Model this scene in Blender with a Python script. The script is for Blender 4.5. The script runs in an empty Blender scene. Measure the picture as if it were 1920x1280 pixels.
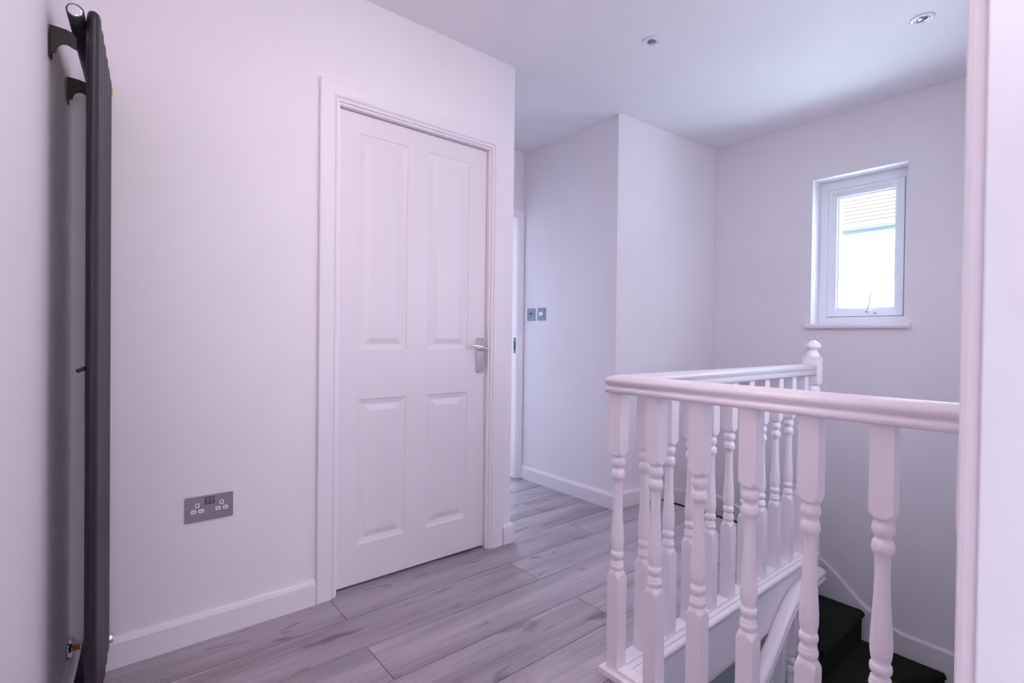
import bpy, bmesh, math, random
from mathutils import Vector, Matrix
random.seed(7)
C = bpy.context.scene.collection
sc = bpy.context.scene

# ------------------------------------------------------------------ camera
# Coordinates are metres from eye level; LIFT puts the landing floor at z = 0 at the very end.
LIFT = 1.08
f_px = 947.2
R = Matrix(((0.77591009, -0.00333009, -0.63083472),
            (-0.63073154, 0.01474437, -0.77586102),
            (0.01188495, 0.99988575, 0.00933992)))
cam = bpy.data.cameras.new('camera')
cam.sensor_width = 36.0
cam.lens = f_px / 1920 * 36.0
cam.clip_start = 0.02
camo = bpy.data.objects.new('camera', cam)
camo.matrix_world = R.to_4x4()
C.objects.link(camo)
sc.camera = camo

# ------------------------------------------------------------------ render look
sc.view_settings.view_transform = 'Standard'
sc.view_settings.look = 'None'
sc.view_settings.exposure = 0.0
sc.view_settings.gamma = 1.0
sc.view_settings.use_curve_mapping = False
sc.cycles.use_denoising = True
sc.cycles.max_bounces = 12
sc.cycles.diffuse_bounces = 8
sc.cycles.glossy_bounces = 4
sc.cycles.transparent_max_bounces = 8
sc.cycles.sample_clamp_indirect = 6.0
sc.cycles.caustics_reflective = False
sc.cycles.caustics_refractive = False

# ------------------------------------------------------------------ daylight and lamps
world = bpy.data.worlds.new('sky')
sc.world = world
world.use_nodes = True
bg = world.node_tree.nodes['Background']
bg.inputs['Color'].default_value = (0.72, 0.88, 1.0, 1)
bg.inputs['Strength'].default_value = 12.9

def lamp(name, kind, loc, energy, color, target=None, **kw):
    l = bpy.data.lights.new(name, kind)
    l.energy = energy
    l.color = color
    for k, v in kw.items():
        setattr(l, k, v)
    o = bpy.data.objects.new(name, l)
    o.location = loc
    if target is not None:
        o.rotation_euler = (Vector(target) - Vector(loc)).to_track_quat('-Z', 'Y').to_euler()
    C.objects.link(o)
    return o

# sun over the roof behind the landing, falling on the neighbour's wall
lamp('sun', 'SUN', (-4, 2, 8), 5.0, (1.0, 0.95, 0.9), (7.5, 0.0, 0.0), angle=0.02)
# daylight through the small landing window (sky portal)
lamp('window_portal', 'AREA', (3.78, 1.07, 0.56), 1.0, (1, 1, 1), (0, 1.07, 0.56), shape='RECTANGLE', size=0.42, size_y=0.84)
bpy.data.lights['window_portal'].cycles.is_portal = True
# daylight thrown up by the sunlit yard between the houses, below the window
lamp('yard_bounce_light', 'AREA', (6.3, 1.0, -1.6), 720.0, (0.73, 0.958, 1), (3.6, 1.07, 0.6), shape='RECTANGLE', size=7.0, size_y=2.2)
# two unseen area lamps added behind the camera to fill the landing
lamp('bedroom_side_fill', 'AREA', (-2.5, -1.1, 0.3), 25.1, (0.873, 0.952, 1), (0.3, 0.1, 0.2), shape='RECTANGLE', size=1.6, size_y=1.3)
lamp('bedroom_rear_fill', 'AREA', (-0.6, -2.9, 0.3), 51.6, (0.883, 0.82, 1), (0.5, 0.6, 0.5), shape='RECTANGLE', size=1.8, size_y=1.4)
# unseen lamp added behind the camera, bounced off the ceiling like a flash
lamp('ceiling_bounce_fill', 'AREA', (0.16, -0.55, 0.35), 12.5, (1, 0.839, 0.645), (0.22, -0.25, 1.41), shape='DISK', size=0.3)
# bare fill lamp added overhead, out of view, to brighten the near landing
lamp('landing_overhead_fill', 'AREA', (0.85, 0.75, 1.40), 10.1, (1, 0.85, 0.925), (0.85, 0.75, 0), shape='RECTANGLE', size=0.7, size_y=0.8)
# added fill for the boxed-out corner, a bare lamp hidden behind the door frame
lamp('stairwell_side_fill', 'AREA', (2.35, 0.10, 0.35), 11.2, (0.77, 0.832, 1), (2.2, 2.0, 0.35), shape='RECTANGLE', size=0.7, size_y=0.9)
# daylight of the far bedroom at the end of the corridor
lamp('far_bedroom_window_light', 'AREA', (3.0, 5.1, 0.4), 37.2, (0.66, 0.84, 1.0), (1.95, 3.0, -0.3), shape='RECTANGLE', size=1.2, size_y=1.3)
# dim blue lamp, unseen, added to lift the lower hall
lamp('lower_hall_fill', 'AREA', (0.6, 2.2, -1.9), 6.0, (0.70, 0.78, 1.0), (2.2, 1.6, -3.0), shape='RECTANGLE', size=0.8, size_y=0.8)

# ------------------------------------------------------------------ materials
def new_mat(name):
    m = bpy.data.materials.new(name)
    m.use_nodes = True
    return m, m.node_tree, m.node_tree.nodes['Principled BSDF']

def noise(nt, scale, detail=4, coords='Object', vec_scale=None, rough=0.5):
    tc = nt.nodes.new('ShaderNodeTexCoord')
    n = nt.nodes.new('ShaderNodeTexNoise')
    n.inputs['Scale'].default_value = scale
    n.inputs['Detail'].default_value = detail
    n.inputs['Roughness'].default_value = rough
    out = tc.outputs[coords]
    if vec_scale:
        mp = nt.nodes.new('ShaderNodeMapping')
        mp.inputs['Scale'].default_value = vec_scale
        nt.links.new(out, mp.inputs['Vector'])
        out = mp.outputs['Vector']
    nt.links.new(out, n.inputs['Vector'])
    return n

def ramp(nt, src, stops):
    r = nt.nodes.new('ShaderNodeValToRGB')
    el = r.color_ramp.elements
    while len(el) < len(stops):
        el.new(0.5)
    for e, (p, c) in zip(el, stops):
        e.position = p
        e.color = (c[0], c[1], c[2], 1) if len(c) == 3 else c
    nt.links.new(src, r.inputs['Fac'])
    return r

def bump(nt, bsdf, src, strength, dist):
    b = nt.nodes.new('ShaderNodeBump')
    b.inputs['Strength'].default_value = strength
    b.inputs['Distance'].default_value = dist
    nt.links.new(src, b.inputs['Height'])
    nt.links.new(b.outputs['Normal'], bsdf.inputs['Normal'])
    return b

def paint(name, col, rough, bscale=180, bstr=0.12, bdist=0.0006, vary=0.02):
    m, nt, b = new_mat(name)
    n = noise(nt, 3.0, 3)
    lo = tuple(max(0, c - vary) for c in col)
    r = ramp(nt, n.outputs['Fac'], [(0.3, lo), (0.7, col)])
    nt.links.new(r.outputs['Color'], b.inputs['Base Color'])
    b.inputs['Roughness'].default_value = rough
    n2 = noise(nt, bscale, 3)
    bump(nt, b, n2.outputs['Fac'], bstr, bdist)
    return m

def plain(name, col, rough, metal=0.0, bscale=None, bstr=0.1, bdist=0.0004, vary=0.06):
    m, nt, b = new_mat(name)
    n = noise(nt, 25.0, 3)
    r = ramp(nt, n.outputs['Fac'], [(0.3, tuple(c * (1 - vary) for c in col)), (0.7, col)])
    nt.links.new(r.outputs['Color'], b.inputs['Base Color'])
    b.inputs['Roughness'].default_value = rough
    b.inputs['Metallic'].default_value = metal
    if bscale:
        n2 = noise(nt, bscale, 2)
        bump(nt, b, n2.outputs['Fac'], bstr, bdist)
    return m

M = {}
M['wall'] = paint('matt_wall_paint', (0.80, 0.765, 0.80), 0.75, 140, 0.15, 0.0006)
M['ceiling'] = paint('matt_ceiling_paint', (0.80, 0.775, 0.81), 0.85, 120, 0.12, 0.0006)
M['trim'] = paint('satin_white_woodwork', (0.885, 0.83, 0.875), 0.32, 60, 0.10, 0.0006, 0.01)
M['casing'] = paint('white_casing_paint', (0.79, 0.752, 0.79), 0.40, 60, 0.10, 0.0006, 0.01)
M['brushed_trim'] = paint('brushed_white_woodwork', (0.79, 0.785, 0.835), 0.42, 45, 0.5, 0.0016, 0.01)
M['door'] = paint('white_door_paint', (0.745, 0.70, 0.735), 0.38, 160, 0.10, 0.0003, 0.01)
M['upvc'] = paint('white_upvc', (0.84, 0.85, 0.90), 0.25, 20, 0.02, 0.0002, 0.005)
M['anthracite'] = plain('anthracite_powder_coat', (0.0095, 0.0085, 0.0140), 0.42, 0.0, 900, 0.1, 0.0002)
M['bracket'] = plain('black_bracket_steel', (0.012, 0.010, 0.010), 0.5)
M['chrome'] = plain('polished_chrome', (0.80, 0.80, 0.84), 0.10, 1.0, vary=0.03)
M['satin_steel'] = plain('brushed_steel', (0.30, 0.27, 0.32), 0.42, 0.7, 300, 0.05, 0.0002)
M['switch_steel'] = plain('brushed_steel_switch', (0.22, 0.26, 0.32), 0.42, 0.6, 300, 0.05, 0.0002)
M['plastic'] = plain('white_plastic', (0.78, 0.74, 0.80), 0.3, vary=0.02)
M['hole'] = plain('dark_plastic', (0.02, 0.015, 0.025), 0.5)
M['copper'] = plain('copper_pipe', (0.45, 0.17, 0.09), 0.3, 0.9)
M['yellow'] = plain('yellow_sticker', (0.75, 0.62, 0.06), 0.5)
M['render'] = paint('white_rendered_wall', (0.86, 0.86, 0.88), 0.85, 60, 0.3, 0.003)
M['gutter'] = plain('grey_plastic_gutter', (0.030, 0.033, 0.042), 0.35)
M['ground'] = plain('pale_concrete', (0.62, 0.62, 0.64), 0.9, 0, 60, 0.3, 0.003, 0.2)
M['lamp_lens'] = plain('dark_glass_lens', (0.24, 0.22, 0.32), 0.22, 0.7)
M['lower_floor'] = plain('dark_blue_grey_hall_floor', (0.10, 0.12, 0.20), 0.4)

# carpet
m, nt, b = new_mat('dark_green_black_carpet')
n = noise(nt, 260, 5)
r = ramp(nt, n.outputs['Fac'], [(0.35, (0.006, 0.007, 0.006)), (0.7, (0.050, 0.053, 0.044))])
nt.links.new(r.outputs['Color'], b.inputs['Base Color'])
b.inputs['Roughness'].default_value = 1.0
b.inputs['Specular IOR Level'].default_value = 0.1
bump(nt, b, n.outputs['Fac'], 0.9, 0.006)
M['carpet'] = m

# glass: clear pane, thin
m = bpy.data.materials.new('window_glass'); m.use_nodes = True
nt = m.node_tree; nt.nodes.clear()
o_ = nt.nodes.new('ShaderNodeOutputMaterial'); mx = nt.nodes.new('ShaderNodeMixShader')
tr = nt.nodes.new('ShaderNodeBsdfTransparent'); gl = nt.nodes.new('ShaderNodeBsdfGlossy'); lw = nt.nodes.new('ShaderNodeLayerWeight')
lw.inputs['Blend'].default_value = 0.5
pw_ = nt.nodes.new('ShaderNodeMath'); pw_.operation = 'POWER'; pw_.inputs[1].default_value = 5.0
fr = nt.nodes.new('ShaderNodeMath'); fr.operation = 'MULTIPLY_ADD'; fr.inputs[1].default_value = 0.94; fr.inputs[2].default_value = 0.04
nt.links.new(lw.outputs['Facing'], pw_.inputs[0]); nt.links.new(pw_.outputs[0], fr.inputs[0])
gl.inputs['Roughness'].default_value = 0.02
tr.inputs['Color'].default_value = (0.97, 0.985, 1, 1)
nt.links.new(fr.outputs[0], mx.inputs[0]); nt.links.new(tr.outputs[0], mx.inputs[1]); nt.links.new(gl.outputs[0], mx.inputs[2])
nt.links.new(mx.outputs[0], o_.inputs['Surface'])
M['glass'] = m

# roof tiles
m, nt, b = new_mat('terracotta_roof_tiles')
tc = nt.nodes.new('ShaderNodeTexCoord'); bt = nt.nodes.new('ShaderNodeTexBrick')
bt.inputs['Scale'].default_value = 1.0
bt.inputs['Brick Width'].default_value = 0.17; bt.inputs['Row Height'].default_value = 0.11
bt.inputs['Mortar Size'].default_value = 0.006
bt.inputs['Color1'].default_value = (0.125, 0.092, 0.080, 1); bt.inputs['Color2'].default_value = (0.110, 0.080, 0.070, 1)
bt.inputs['Mortar'].default_value = (0.085, 0.066, 0.060, 1)
nt.links.new(tc.outputs['UV'], bt.inputs['Vector']); nt.links.new(bt.outputs['Color'], b.inputs['Base Color'])
b.inputs['Roughness'].default_value = 0.9
M['roof'] = m

# laminate planks: grain stretched along the board, each board its own tone (board id in a colour attribute)
m, nt, b = new_mat('grey_oak_laminate')
uv = nt.nodes.new('ShaderNodeUVMap'); uv.uv_map = 'UVMap'
at = nt.nodes.new('ShaderNodeAttribute'); at.attribute_name = 'board'
def mapped(scale, vec=uv.outputs['UV']):
    mp = nt.nodes.new('ShaderNodeMapping'); mp.inputs['Scale'].default_value = scale
    nt.links.new(vec, mp.inputs['Vector']); return mp.outputs['Vector']
def ntex(vec, scale, detail, rough=0.55, dist=0.0):
    n = nt.nodes.new('ShaderNodeTexNoise'); n.inputs['Scale'].default_value = scale
    n.inputs['Detail'].default_value = detail; n.inputs['Roughness'].default_value = rough
    n.inputs['Distortion'].default_value = dist
    nt.links.new(vec, n.inputs['Vector']); return n.outputs['Fac']
def mixc(kind, fac, a, c, facsock=None):
    mx = nt.nodes.new('ShaderNodeMix'); mx.data_type = 'RGBA'; mx.blend_type = kind
    mx.inputs[0].default_value = fac
    if facsock: nt.links.new(facsock, mx.inputs[0])
    nt.links.new(a, mx.inputs[6]); nt.links.new(c, mx.inputs[7]); return mx.outputs[2]
broad = ramp(nt, ntex(mapped((0.9, 7.0, 1)), 1.0, 2, 0.5, 0.4), [(0.30, (0.30, 0.255, 0.285)), (0.52, (0.42, 0.365, 0.405)), (0.75, (0.50, 0.445, 0.485))])
fine = ramp(nt, ntex(mapped((2.5, 90.0, 1)), 1.0, 5, 0.65, 0.6), [(0.25, (0.72, 0.72, 0.72)), (0.55, (1, 1, 1)), (0.8, (1.08, 1.08, 1.08))])
streak = ramp(nt, ntex(mapped((5.0, 70.0, 1)), 1.0, 3, 0.5, 1.2), [(0.63, (1, 1, 1)), (0.72, (0.78, 0.74, 0.78)), (0.82, (0.60, 0.56, 0.60))])
knot = ramp(nt, ntex(mapped((5.0, 16.0, 1)), 1.0, 2, 0.4, 0.8), [(0.635, (1, 1, 1)), (0.70, (0.74, 0.70, 0.73)), (0.80, (0.48, 0.44, 0.47))])
tone = ramp(nt, at.outputs['Fac'], [(0.0, (0.90, 0.90, 0.90)), (1.0, (1.07, 1.07, 1.07))])
c1 = mixc('MULTIPLY', 1.0, broad.outputs['Color'], fine.outputs['Color'])
c2 = mixc('MULTIPLY', 1.0, c1, streak.outputs['Color'])
c3 = mixc('MULTIPLY', 1.0, c2, knot.outputs['Color'])
c4 = mixc('MULTIPLY', 1.0, c3, tone.outputs['Color'])
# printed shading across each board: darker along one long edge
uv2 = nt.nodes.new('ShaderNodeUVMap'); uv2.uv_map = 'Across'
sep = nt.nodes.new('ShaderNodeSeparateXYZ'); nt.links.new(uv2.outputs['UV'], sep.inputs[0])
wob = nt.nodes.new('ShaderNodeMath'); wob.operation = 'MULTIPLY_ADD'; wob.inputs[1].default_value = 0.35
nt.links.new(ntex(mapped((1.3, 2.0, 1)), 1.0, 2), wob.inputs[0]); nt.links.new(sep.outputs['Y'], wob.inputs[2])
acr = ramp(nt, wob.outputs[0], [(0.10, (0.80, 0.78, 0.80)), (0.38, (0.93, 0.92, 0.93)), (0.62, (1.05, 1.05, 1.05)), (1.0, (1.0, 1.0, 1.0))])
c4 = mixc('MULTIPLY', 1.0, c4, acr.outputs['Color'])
nt.links.new(c4, b.inputs['Base Color'])
b.inputs['Roughness'].default_value = 0.36
bump(nt, b, ntex(mapped((3.0, 120.0, 1)), 1.0, 3), 0.12, 0.0006)
M['laminate'] = m
M['groove'] = plain('dark_board_joint', (0.07, 0.055, 0.07), 0.7)

# ------------------------------------------------------------------ mesh helpers
def box(bm, x0, x1, y0, y1, z0, z1, bev=0.0, mi=0):
    vs = [bm.verts.new((x, y, z)) for x in (x0, x1) for y in (y0, y1) for z in (z0, z1)]
    F = [(0, 1, 3, 2), (4, 6, 7, 5), (0, 4, 5, 1), (2, 3, 7, 6), (0, 2, 6, 4), (1, 5, 7, 3)]
    fs = [bm.faces.new([vs[i] for i in q]) for q in F]
    for q in fs: q.material_index = mi
    if bev > 0:
        es = list({e for q in fs for e in q.edges})
        bmesh.ops.bevel(bm, geom=es, offset=bev, segments=2, profile=0.6, affect='EDGES')
    return vs

def prism(bm, pts, axis, a0, a1, bev=0.0):
    """polygon (2D) extruded along axis; for 'x' pts are (y,z), 'y' (x,z), 'z' (x,y)"""
    def P(p, a):
        return {'x': (a, p[0], p[1]), 'y': (p[0], a, p[1]), 'z': (p[0], p[1], a)}[axis]
    A = [bm.verts.new(P(p, a0)) for p in pts]
    B = [bm.verts.new(P(p, a1)) for p in pts]
    n = len(pts)
    fs = [bm.faces.new(A), bm.faces.new(list(reversed(B)))]
    for i in range(n):
        fs.append(bm.faces.new((A[i], B[i], B[(i + 1) % n], A[(i + 1) % n])))
    bmesh.ops.recalc_face_normals(bm, faces=fs)
    if bev > 0:
        es = list({e for q in fs[:2] for e in q.edges})
        bmesh.ops.bevel(bm, geom=es, offset=bev, segments=2, profile=0.6, affect='EDGES')
    return fs

def cyl(bm, p0, p1, r0, r1=None, seg=20, cap=True):
    r1 = r0 if r1 is None else r1
    return tube(bm, [p0, p1], [r0, r1], seg, cap)

def tube(bm, pts, rads, seg=16, cap=True):
    pts = [Vector(p) for p in pts]
    if not hasattr(rads, '__len__'): rads = [rads] * len(pts)
    rings = []
    ref = None
    for i, p in enumerate(pts):
        d = (pts[min(i + 1, len(pts) - 1)] - pts[max(i - 1, 0)])
        if d.length < 1e-9: d = pts[-1] - pts[0]
        d.normalize()
        if ref is None:
            ref = Vector((0, 0, 1)) if abs(d.z) < 0.9 else Vector((1, 0, 0))
        u = d.cross(ref).normalized()
        v = u.cross(d).normalized()
        ref = v
        rr = rads[i]
        rings.append([bm.verts.new(p + (u * math.cos(2 * math.pi * k / seg) + v * math.sin(2 * math.pi * k / seg)) * rr) for k in range(seg)])
    for a, b_ in zip(rings, rings[1:]):
        for k in range(seg):
            f = bm.faces.new((a[k], a[(k + 1) % seg], b_[(k + 1) % seg], b_[k])); f.smooth = True
    if cap:
        bm.faces.new(rings[0]); bm.faces.new(rings[-1])
    return rings

def lathe(bm, prof, axis_o, axis_d=(0, 0, 1), seg=32):
    """prof: list of (t along axis, radius)"""
    d = Vector(axis_d).normalized(); o = Vector(axis_o)
    ref = Vector((0, 0, 1)) if abs(d.z) < 0.9 else Vector((1, 0, 0))
    u = d.cross(ref).normalized(); v = d.cross(u).normalized()
    rings = []
    for t, r_ in prof:
        rings.append([bm.verts.new(o + d * t + (u * math.cos(2 * math.pi * k / seg) + v * math.sin(2 * math.pi * k / seg)) * max(r_, 1e-5)) for k in range(seg)])
    for a, b_ in zip(rings, rings[1:]):
        for k in range(seg):
            f = bm.faces.new((a[k], a[(k + 1) % seg], b_[(k + 1) % seg], b_[k])); f.smooth = True
    bm.faces.new(rings[0]); bm.faces.new(rings[-1])

def turned(bm, cx, cy, half, prof, seg=40):
    """square post cut back by a turned profile: radius = min(square, profile). prof: (z, R) from top to bottom"""
    rings = []
    for z, Rr in prof:
        ring = []
        for k in range(seg):
            a = 2 * math.pi * k / seg + math.pi / 4
            ca, sa = math.cos(a), math.sin(a)
            sq = half / max(abs(ca), abs(sa))
            rr = min(sq, Rr)
            ring.append(bm.verts.new((cx + ca * rr, cy + sa * rr, z)))
        rings.append(ring)
    for (a, b_), (pa, pb) in zip(zip(rings, rings[1:]), zip(prof, prof[1:])):
        sm = pa[1] < half * 1.25 and pb[1] < half * 1.25
        for k in range(seg):
            f = bm.faces.new((a[k], b_[k], b_[(k + 1) % seg], a[(k + 1) % seg])); f.smooth = sm
    bm.faces.new(rings[0]); bm.faces.new(list(reversed(rings[-1])))

def sweep(bm, path, prof, closed_prof=True, smooth=True):
    """prof points (u sideways to the left of travel, v up) along path; mitred at corners"""
    path = [Vector(p) for p in path]
    rings = []
    n = len(path)
    for i, p in enumerate(path):
        d0 = (path[i] - path[i - 1]).normalized() if i > 0 else (path[1] - path[0]).normalized()
        d1 = (path[i + 1] - path[i]).normalized() if i < n - 1 else d0
        h0 = Vector((d0.x, d0.y, 0)).normalized(); h1 = Vector((d1.x, d1.y, 0)).normalized()
        l0 = Vector((-h0.y, h0.x, 0)); l1 = Vector((-h1.y, h1.x, 0))
        l = (l0 + l1)
        l = l / max(l.dot(l0), 1e-6) if l.length > 1e-6 else l0
        # slope change: the profile keeps its vertical height
        rings.append([bm.verts.new(p + l * u + Vector((0, 0, v))) for u, v in prof])
    m_ = len(prof)
    fs = []
    for a, b_ in zip(rings, rings[1:]):
        for k in range(m_):
            f = bm.faces.new((a[k], a[(k + 1) % m_], b_[(k + 1) % m_], b_[k])); f.smooth = smooth; fs.append(f)
    fs.append(bm.faces.new(rings[0])); fs.append(bm.faces.new(list(reversed(rings[-1]))))
    bmesh.ops.recalc_face_normals(bm, faces=fs)

def obj(name, bm, mats, parent=None, label=None, origin=None, kind=None):
    """links the bmesh as ONE mesh object. parent: an Empty (or mesh object) at a known location"""
    bmesh.ops.recalc_face_normals(bm, faces=bm.faces[:]) if not kind == 'raw' else None
    me = bpy.data.meshes.new(name)
    base = Vector((0, 0, 0))
    if parent is not None:
        base = parent['_w'] if '_w' in parent else (0, 0, 0)
        base = Vector(base)
    if origin is not None:
        og = Vector(origin)
    elif parent is None and len(bm.verts):
        xs = [v.co for v in bm.verts]
        og = Vector(((min(v.x for v in xs) + max(v.x for v in xs)) / 2, (min(v.y for v in xs) + max(v.y for v in xs)) / 2, min(v.z for v in xs)))
    else:
        xs = [v.co for v in bm.verts]
        og = sum((v for v in xs), Vector()) / len(xs)
    bmesh.ops.translate(bm, verts=bm.verts[:], vec=-og)
    bm.to_mesh(me); bm.free()
    if not isinstance(mats, (list, tuple)): mats = [mats]
    for m_ in mats: me.materials.append(m_)
    o = bpy.data.objects.new(name, me)
    C.objects.link(o)
    o.location = og - base if parent is not None else og
    o['_w'] = tuple(og)
    if parent is not None: o.parent = parent
    if label: o['label'] = label
    return o

def thing(name, loc, label, cat, group=None, kind=None):
    o = bpy.data.objects.new(name, None)
    o.empty_display_size = 0.05
    C.objects.link(o)
    o.location = loc
    o['_w'] = tuple(loc)
    if label: o['label'] = label
    if cat: o['category'] = cat
    if group: o['group'] = group
    if kind: o['kind'] = kind
    return o

def struct(name, bm, mat, label, cat):
    o = obj(name, bm, mat)
    o['kind'] = 'structure'; o['label'] = label; o['category'] = cat
    return o

def tag(o, label, cat, group=None):
    o['label'] = label; o['category'] = cat
    if group: o['group'] = group
    return o

FL, CE = -1.08, 1.41           # floor and ceiling height
DW = 2.063                      # face of the door wall (y)
WX = 3.562                      # face of the window wall (x)
BX = 2.513                      # face of the boxed-out corner (x)
HX = 1.677                      # end of the door wall (x)
def lx(y): return -0.209 + 0.066 * y    # face of the left wall (slightly out of square)

# ------------------------------------------------------------------ setting: floors
ROW = 0.2075; Y0 = 1.24; LEN = 1.38
def planks(rects):
    bm = bmesh.new()
    uvl = bm.loops.layers.uv.new('UVMap')
    uv2 = bm.loops.layers.uv.new('Across')
    colr = bm.loops.layers.color.new('board')
    g = 0.0013
    for (X0, X1, Ya, Yb) in rects:
        r0 = math.floor((Ya - Y0) / ROW); r1 = math.ceil((Yb - Y0) / ROW)
        for rI in range(r0, r1):
            ya, yb = Y0 + rI * ROW, Y0 + (rI + 1) * ROW
            rnd = random.Random(rI * 13 + 5)
            off = (0.156 if rI % 2 == 0 else 0.73) + rnd.uniform(-0.02, 0.02)
            k0 = math.floor((X0 - off) / LEN); k1 = math.ceil((X1 - off) / LEN)
            for k in range(k0, k1):
                xa, xb = off + k * LEN, off + (k + 1) * LEN
                x0, x1 = max(xa + g, X0), min(xb - g, X1)
                y0, y1 = max(ya + g, Ya), min(yb - g, Yb)
                if x1 - x0 < 1e-4 or y1 - y0 < 1e-4: continue
                rr = random.Random(rI * 131 + k * 17 + 3)
                cid = rr.random(); uo, vo = rr.uniform(0, 50), rr.uniform(0, 50)
                top = [bm.verts.new(p) for p in ((x0, y0, FL), (x1, y0, FL), (x1, y1, FL), (x0, y1, FL))]
                fs = [bm.faces.new(top)]
                # board edges down to the joint
                low = [bm.verts.new((v.co.x, v.co.y, FL - 0.003)) for v in top]
                for i in range(4):
                    fs.append(bm.faces.new((top[i], low[i], low[(i + 1) % 4], top[(i + 1) % 4])))
                for f in fs:
                    for l in f.loops:
                        l[uvl].uv = (l.vert.co.x + uo, l.vert.co.y + vo)
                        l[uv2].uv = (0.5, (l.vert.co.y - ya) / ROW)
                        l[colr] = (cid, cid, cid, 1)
        # joint bed under the boards
        s = [bm.verts.new(p) for p in ((X0, Ya, FL - 0.003), (X1, Ya, FL - 0.003), (X1, Yb, FL - 0.003), (X0, Yb, FL - 0.003),
                                       (X0, Ya, FL - 0.014), (X1, Ya, FL - 0.014), (X1, Yb, FL - 0.014), (X0, Yb, FL - 0.014))]
        for q in ((0, 1, 2, 3), (7, 6, 5, 4), (0, 4, 5, 1), (1, 5, 6, 2), (2, 6, 7, 3), (3, 7, 4, 0)):
            f = bm.faces.new([s[i] for i in q]); f.material_index = 1
    return bm
SX = 1.333                      # inner face of the stairwell opening (x)
SY = 1.000                      # inner face of the stairwell opening (y)
LE = 2.905                      # edge of the landing where the stairs arrive (x)
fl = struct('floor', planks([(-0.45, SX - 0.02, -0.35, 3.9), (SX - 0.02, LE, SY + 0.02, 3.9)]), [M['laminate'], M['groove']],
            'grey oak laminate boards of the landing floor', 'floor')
bm = bmesh.new()
box(bm, -0.45, SX - 0.018, -0.35, 3.9, -1.33, FL - 0.015)
box(bm, SX - 0.018, LE - 0.004, SY + 0.018, 3.9, -1.33, FL - 0.015)
struct('floor_slab', bm, M['ceiling'], 'white underside and core of the landing floor', 'floor')
bm = bmesh.new(); box(bm, -2.6, 2.6, -3.2, -0.352, FL - 0.05, FL)
struct('floor_bedroom', bm, M['ground'], 'pale floor of the room behind the doorway', 'floor')
bm = bmesh.new(); box(bm, 1.0, 4.2, 3.902, 5.7, FL - 0.05, FL)
struct('floor_far_bedroom', bm, M['ground'], 'floor of the room at the end of the corridor', 'floor')
bm = bmesh.new(); box(bm, -0.6, 3.8, -0.1, 4.0, -3.62, -3.572)
struct('floor_lower_hall', bm, M['lower_floor'], 'dark floor of the hall below the stairwell', 'floor')

# ------------------------------------------------------------------ setting: walls and ceiling
bm = bmesh.new(); box(bm, -2.7, 4.3, -3.3, 5.8, CE, CE + 0.2)
struct('ceiling', bm, M['ceiling'], 'white painted ceiling over the landing', 'ceiling')

DL, DR, DH = 0.759, 1.519, 0.941   # door leaf
bm = bmesh.new()
box(bm, -0.30, DL - 0.028, DW, DW + 0.10, FL, CE)
box(bm, DR + 0.028, HX, DW, DW + 0.10, FL, CE)
box(bm, DL - 0.028, DR + 0.028, DW, DW + 0.10, DH + 0.030, CE)
struct('wall_back', bm, M['wall'], 'long white wall holding the panelled door and the double socket', 'wall')
bm = bmesh.new(); box(bm, HX - 0.10, HX, DW + 0.101, 3.35, FL, CE)
struct('wall_corridor_left', bm, M['wall'], 'hidden left wall of the corridor', 'wall')
bm = bmesh.new()
prism(bm, [(lx(-0.15), -0.15), (lx(DW - 0.001), DW - 0.001), (lx(DW) - 0.15, DW - 0.001), (lx(0) - 0.15, -0.15)], 'z', FL, CE)
struct('wall_left', bm, M['wall'], 'white wall behind the dark radiator', 'wall')
# cupboard behind the panelled door
bm = bmesh.new(); box(bm, -0.3, HX - 0.101, 2.9, 3.0, FL, CE); box(bm, -0.4, -0.301, DW, 3.0, FL, CE)
struct('wall_cupboard', bm, M['wall'], 'walls of the room behind the panelled door', 'wall')
# boxed-out corner between corridor and stairwell
bm = bmesh.new(); prism(bm, [(BX, 2.055), (WX - 0.001, 1.992), (WX - 0.001, 2.964), (BX, 2.964)], 'z', -1.9, CE)
struct('wall_corner', bm, M['wall'], 'white boxed-out corner beside the stair landing', 'wall')
# corridor end wall with open doorway
ODX0, ODX1, ODH = 1.72, 2.452, 0.90
bm = bmesh.new()
box(bm, HX + 0.001, ODX0 - 0.02, 2.965, 3.065, FL, CE)
box(bm, ODX1 + 0.02, WX + 0.15, 2.965, 3.065, FL, CE)
box(bm, ODX0 - 0.02, ODX1 + 0.02, 2.965, 3.065, ODH + 0.02, CE)
struct('wall_corridor_end', bm, M['wall'], 'white wall at the end of the corridor with an open doorway', 'wall')
bm = bmesh.new()
box(bm, 1.0, 4.2, 5.6, 5.7, FL, CE); box(bm, 0.9, 0.999, 3.36, 5.7, FL, CE); box(bm, 4.1, 4.2, 3.07, 5.599, FL, CE)
struct('wall_far_bedroom', bm, M['wall'], 'walls of the room at the end of the corridor', 'wall')
# window wall, from the lower hall up to the ceiling, with the window opening
WY0, WY1, WZ0, WZ1 = 0.822, 1.320, 0.106, 1.030
WT = 0.195
bm = bmesh.new()
box(bm, WX, WX + WT, -0.15, WY0, -3.62, CE)
box(bm, WX, WX + WT, WY1, 2.964, -3.62, CE)
box(bm, WX, WX + WT, WY0, WY1, -3.62, WZ0 - 0.032)
box(bm, WX, WX + WT, WY0, WY1, WZ1, CE)
struct('wall_right', bm, M['wall'], 'white stairwell wall with the small window', 'wall')
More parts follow.
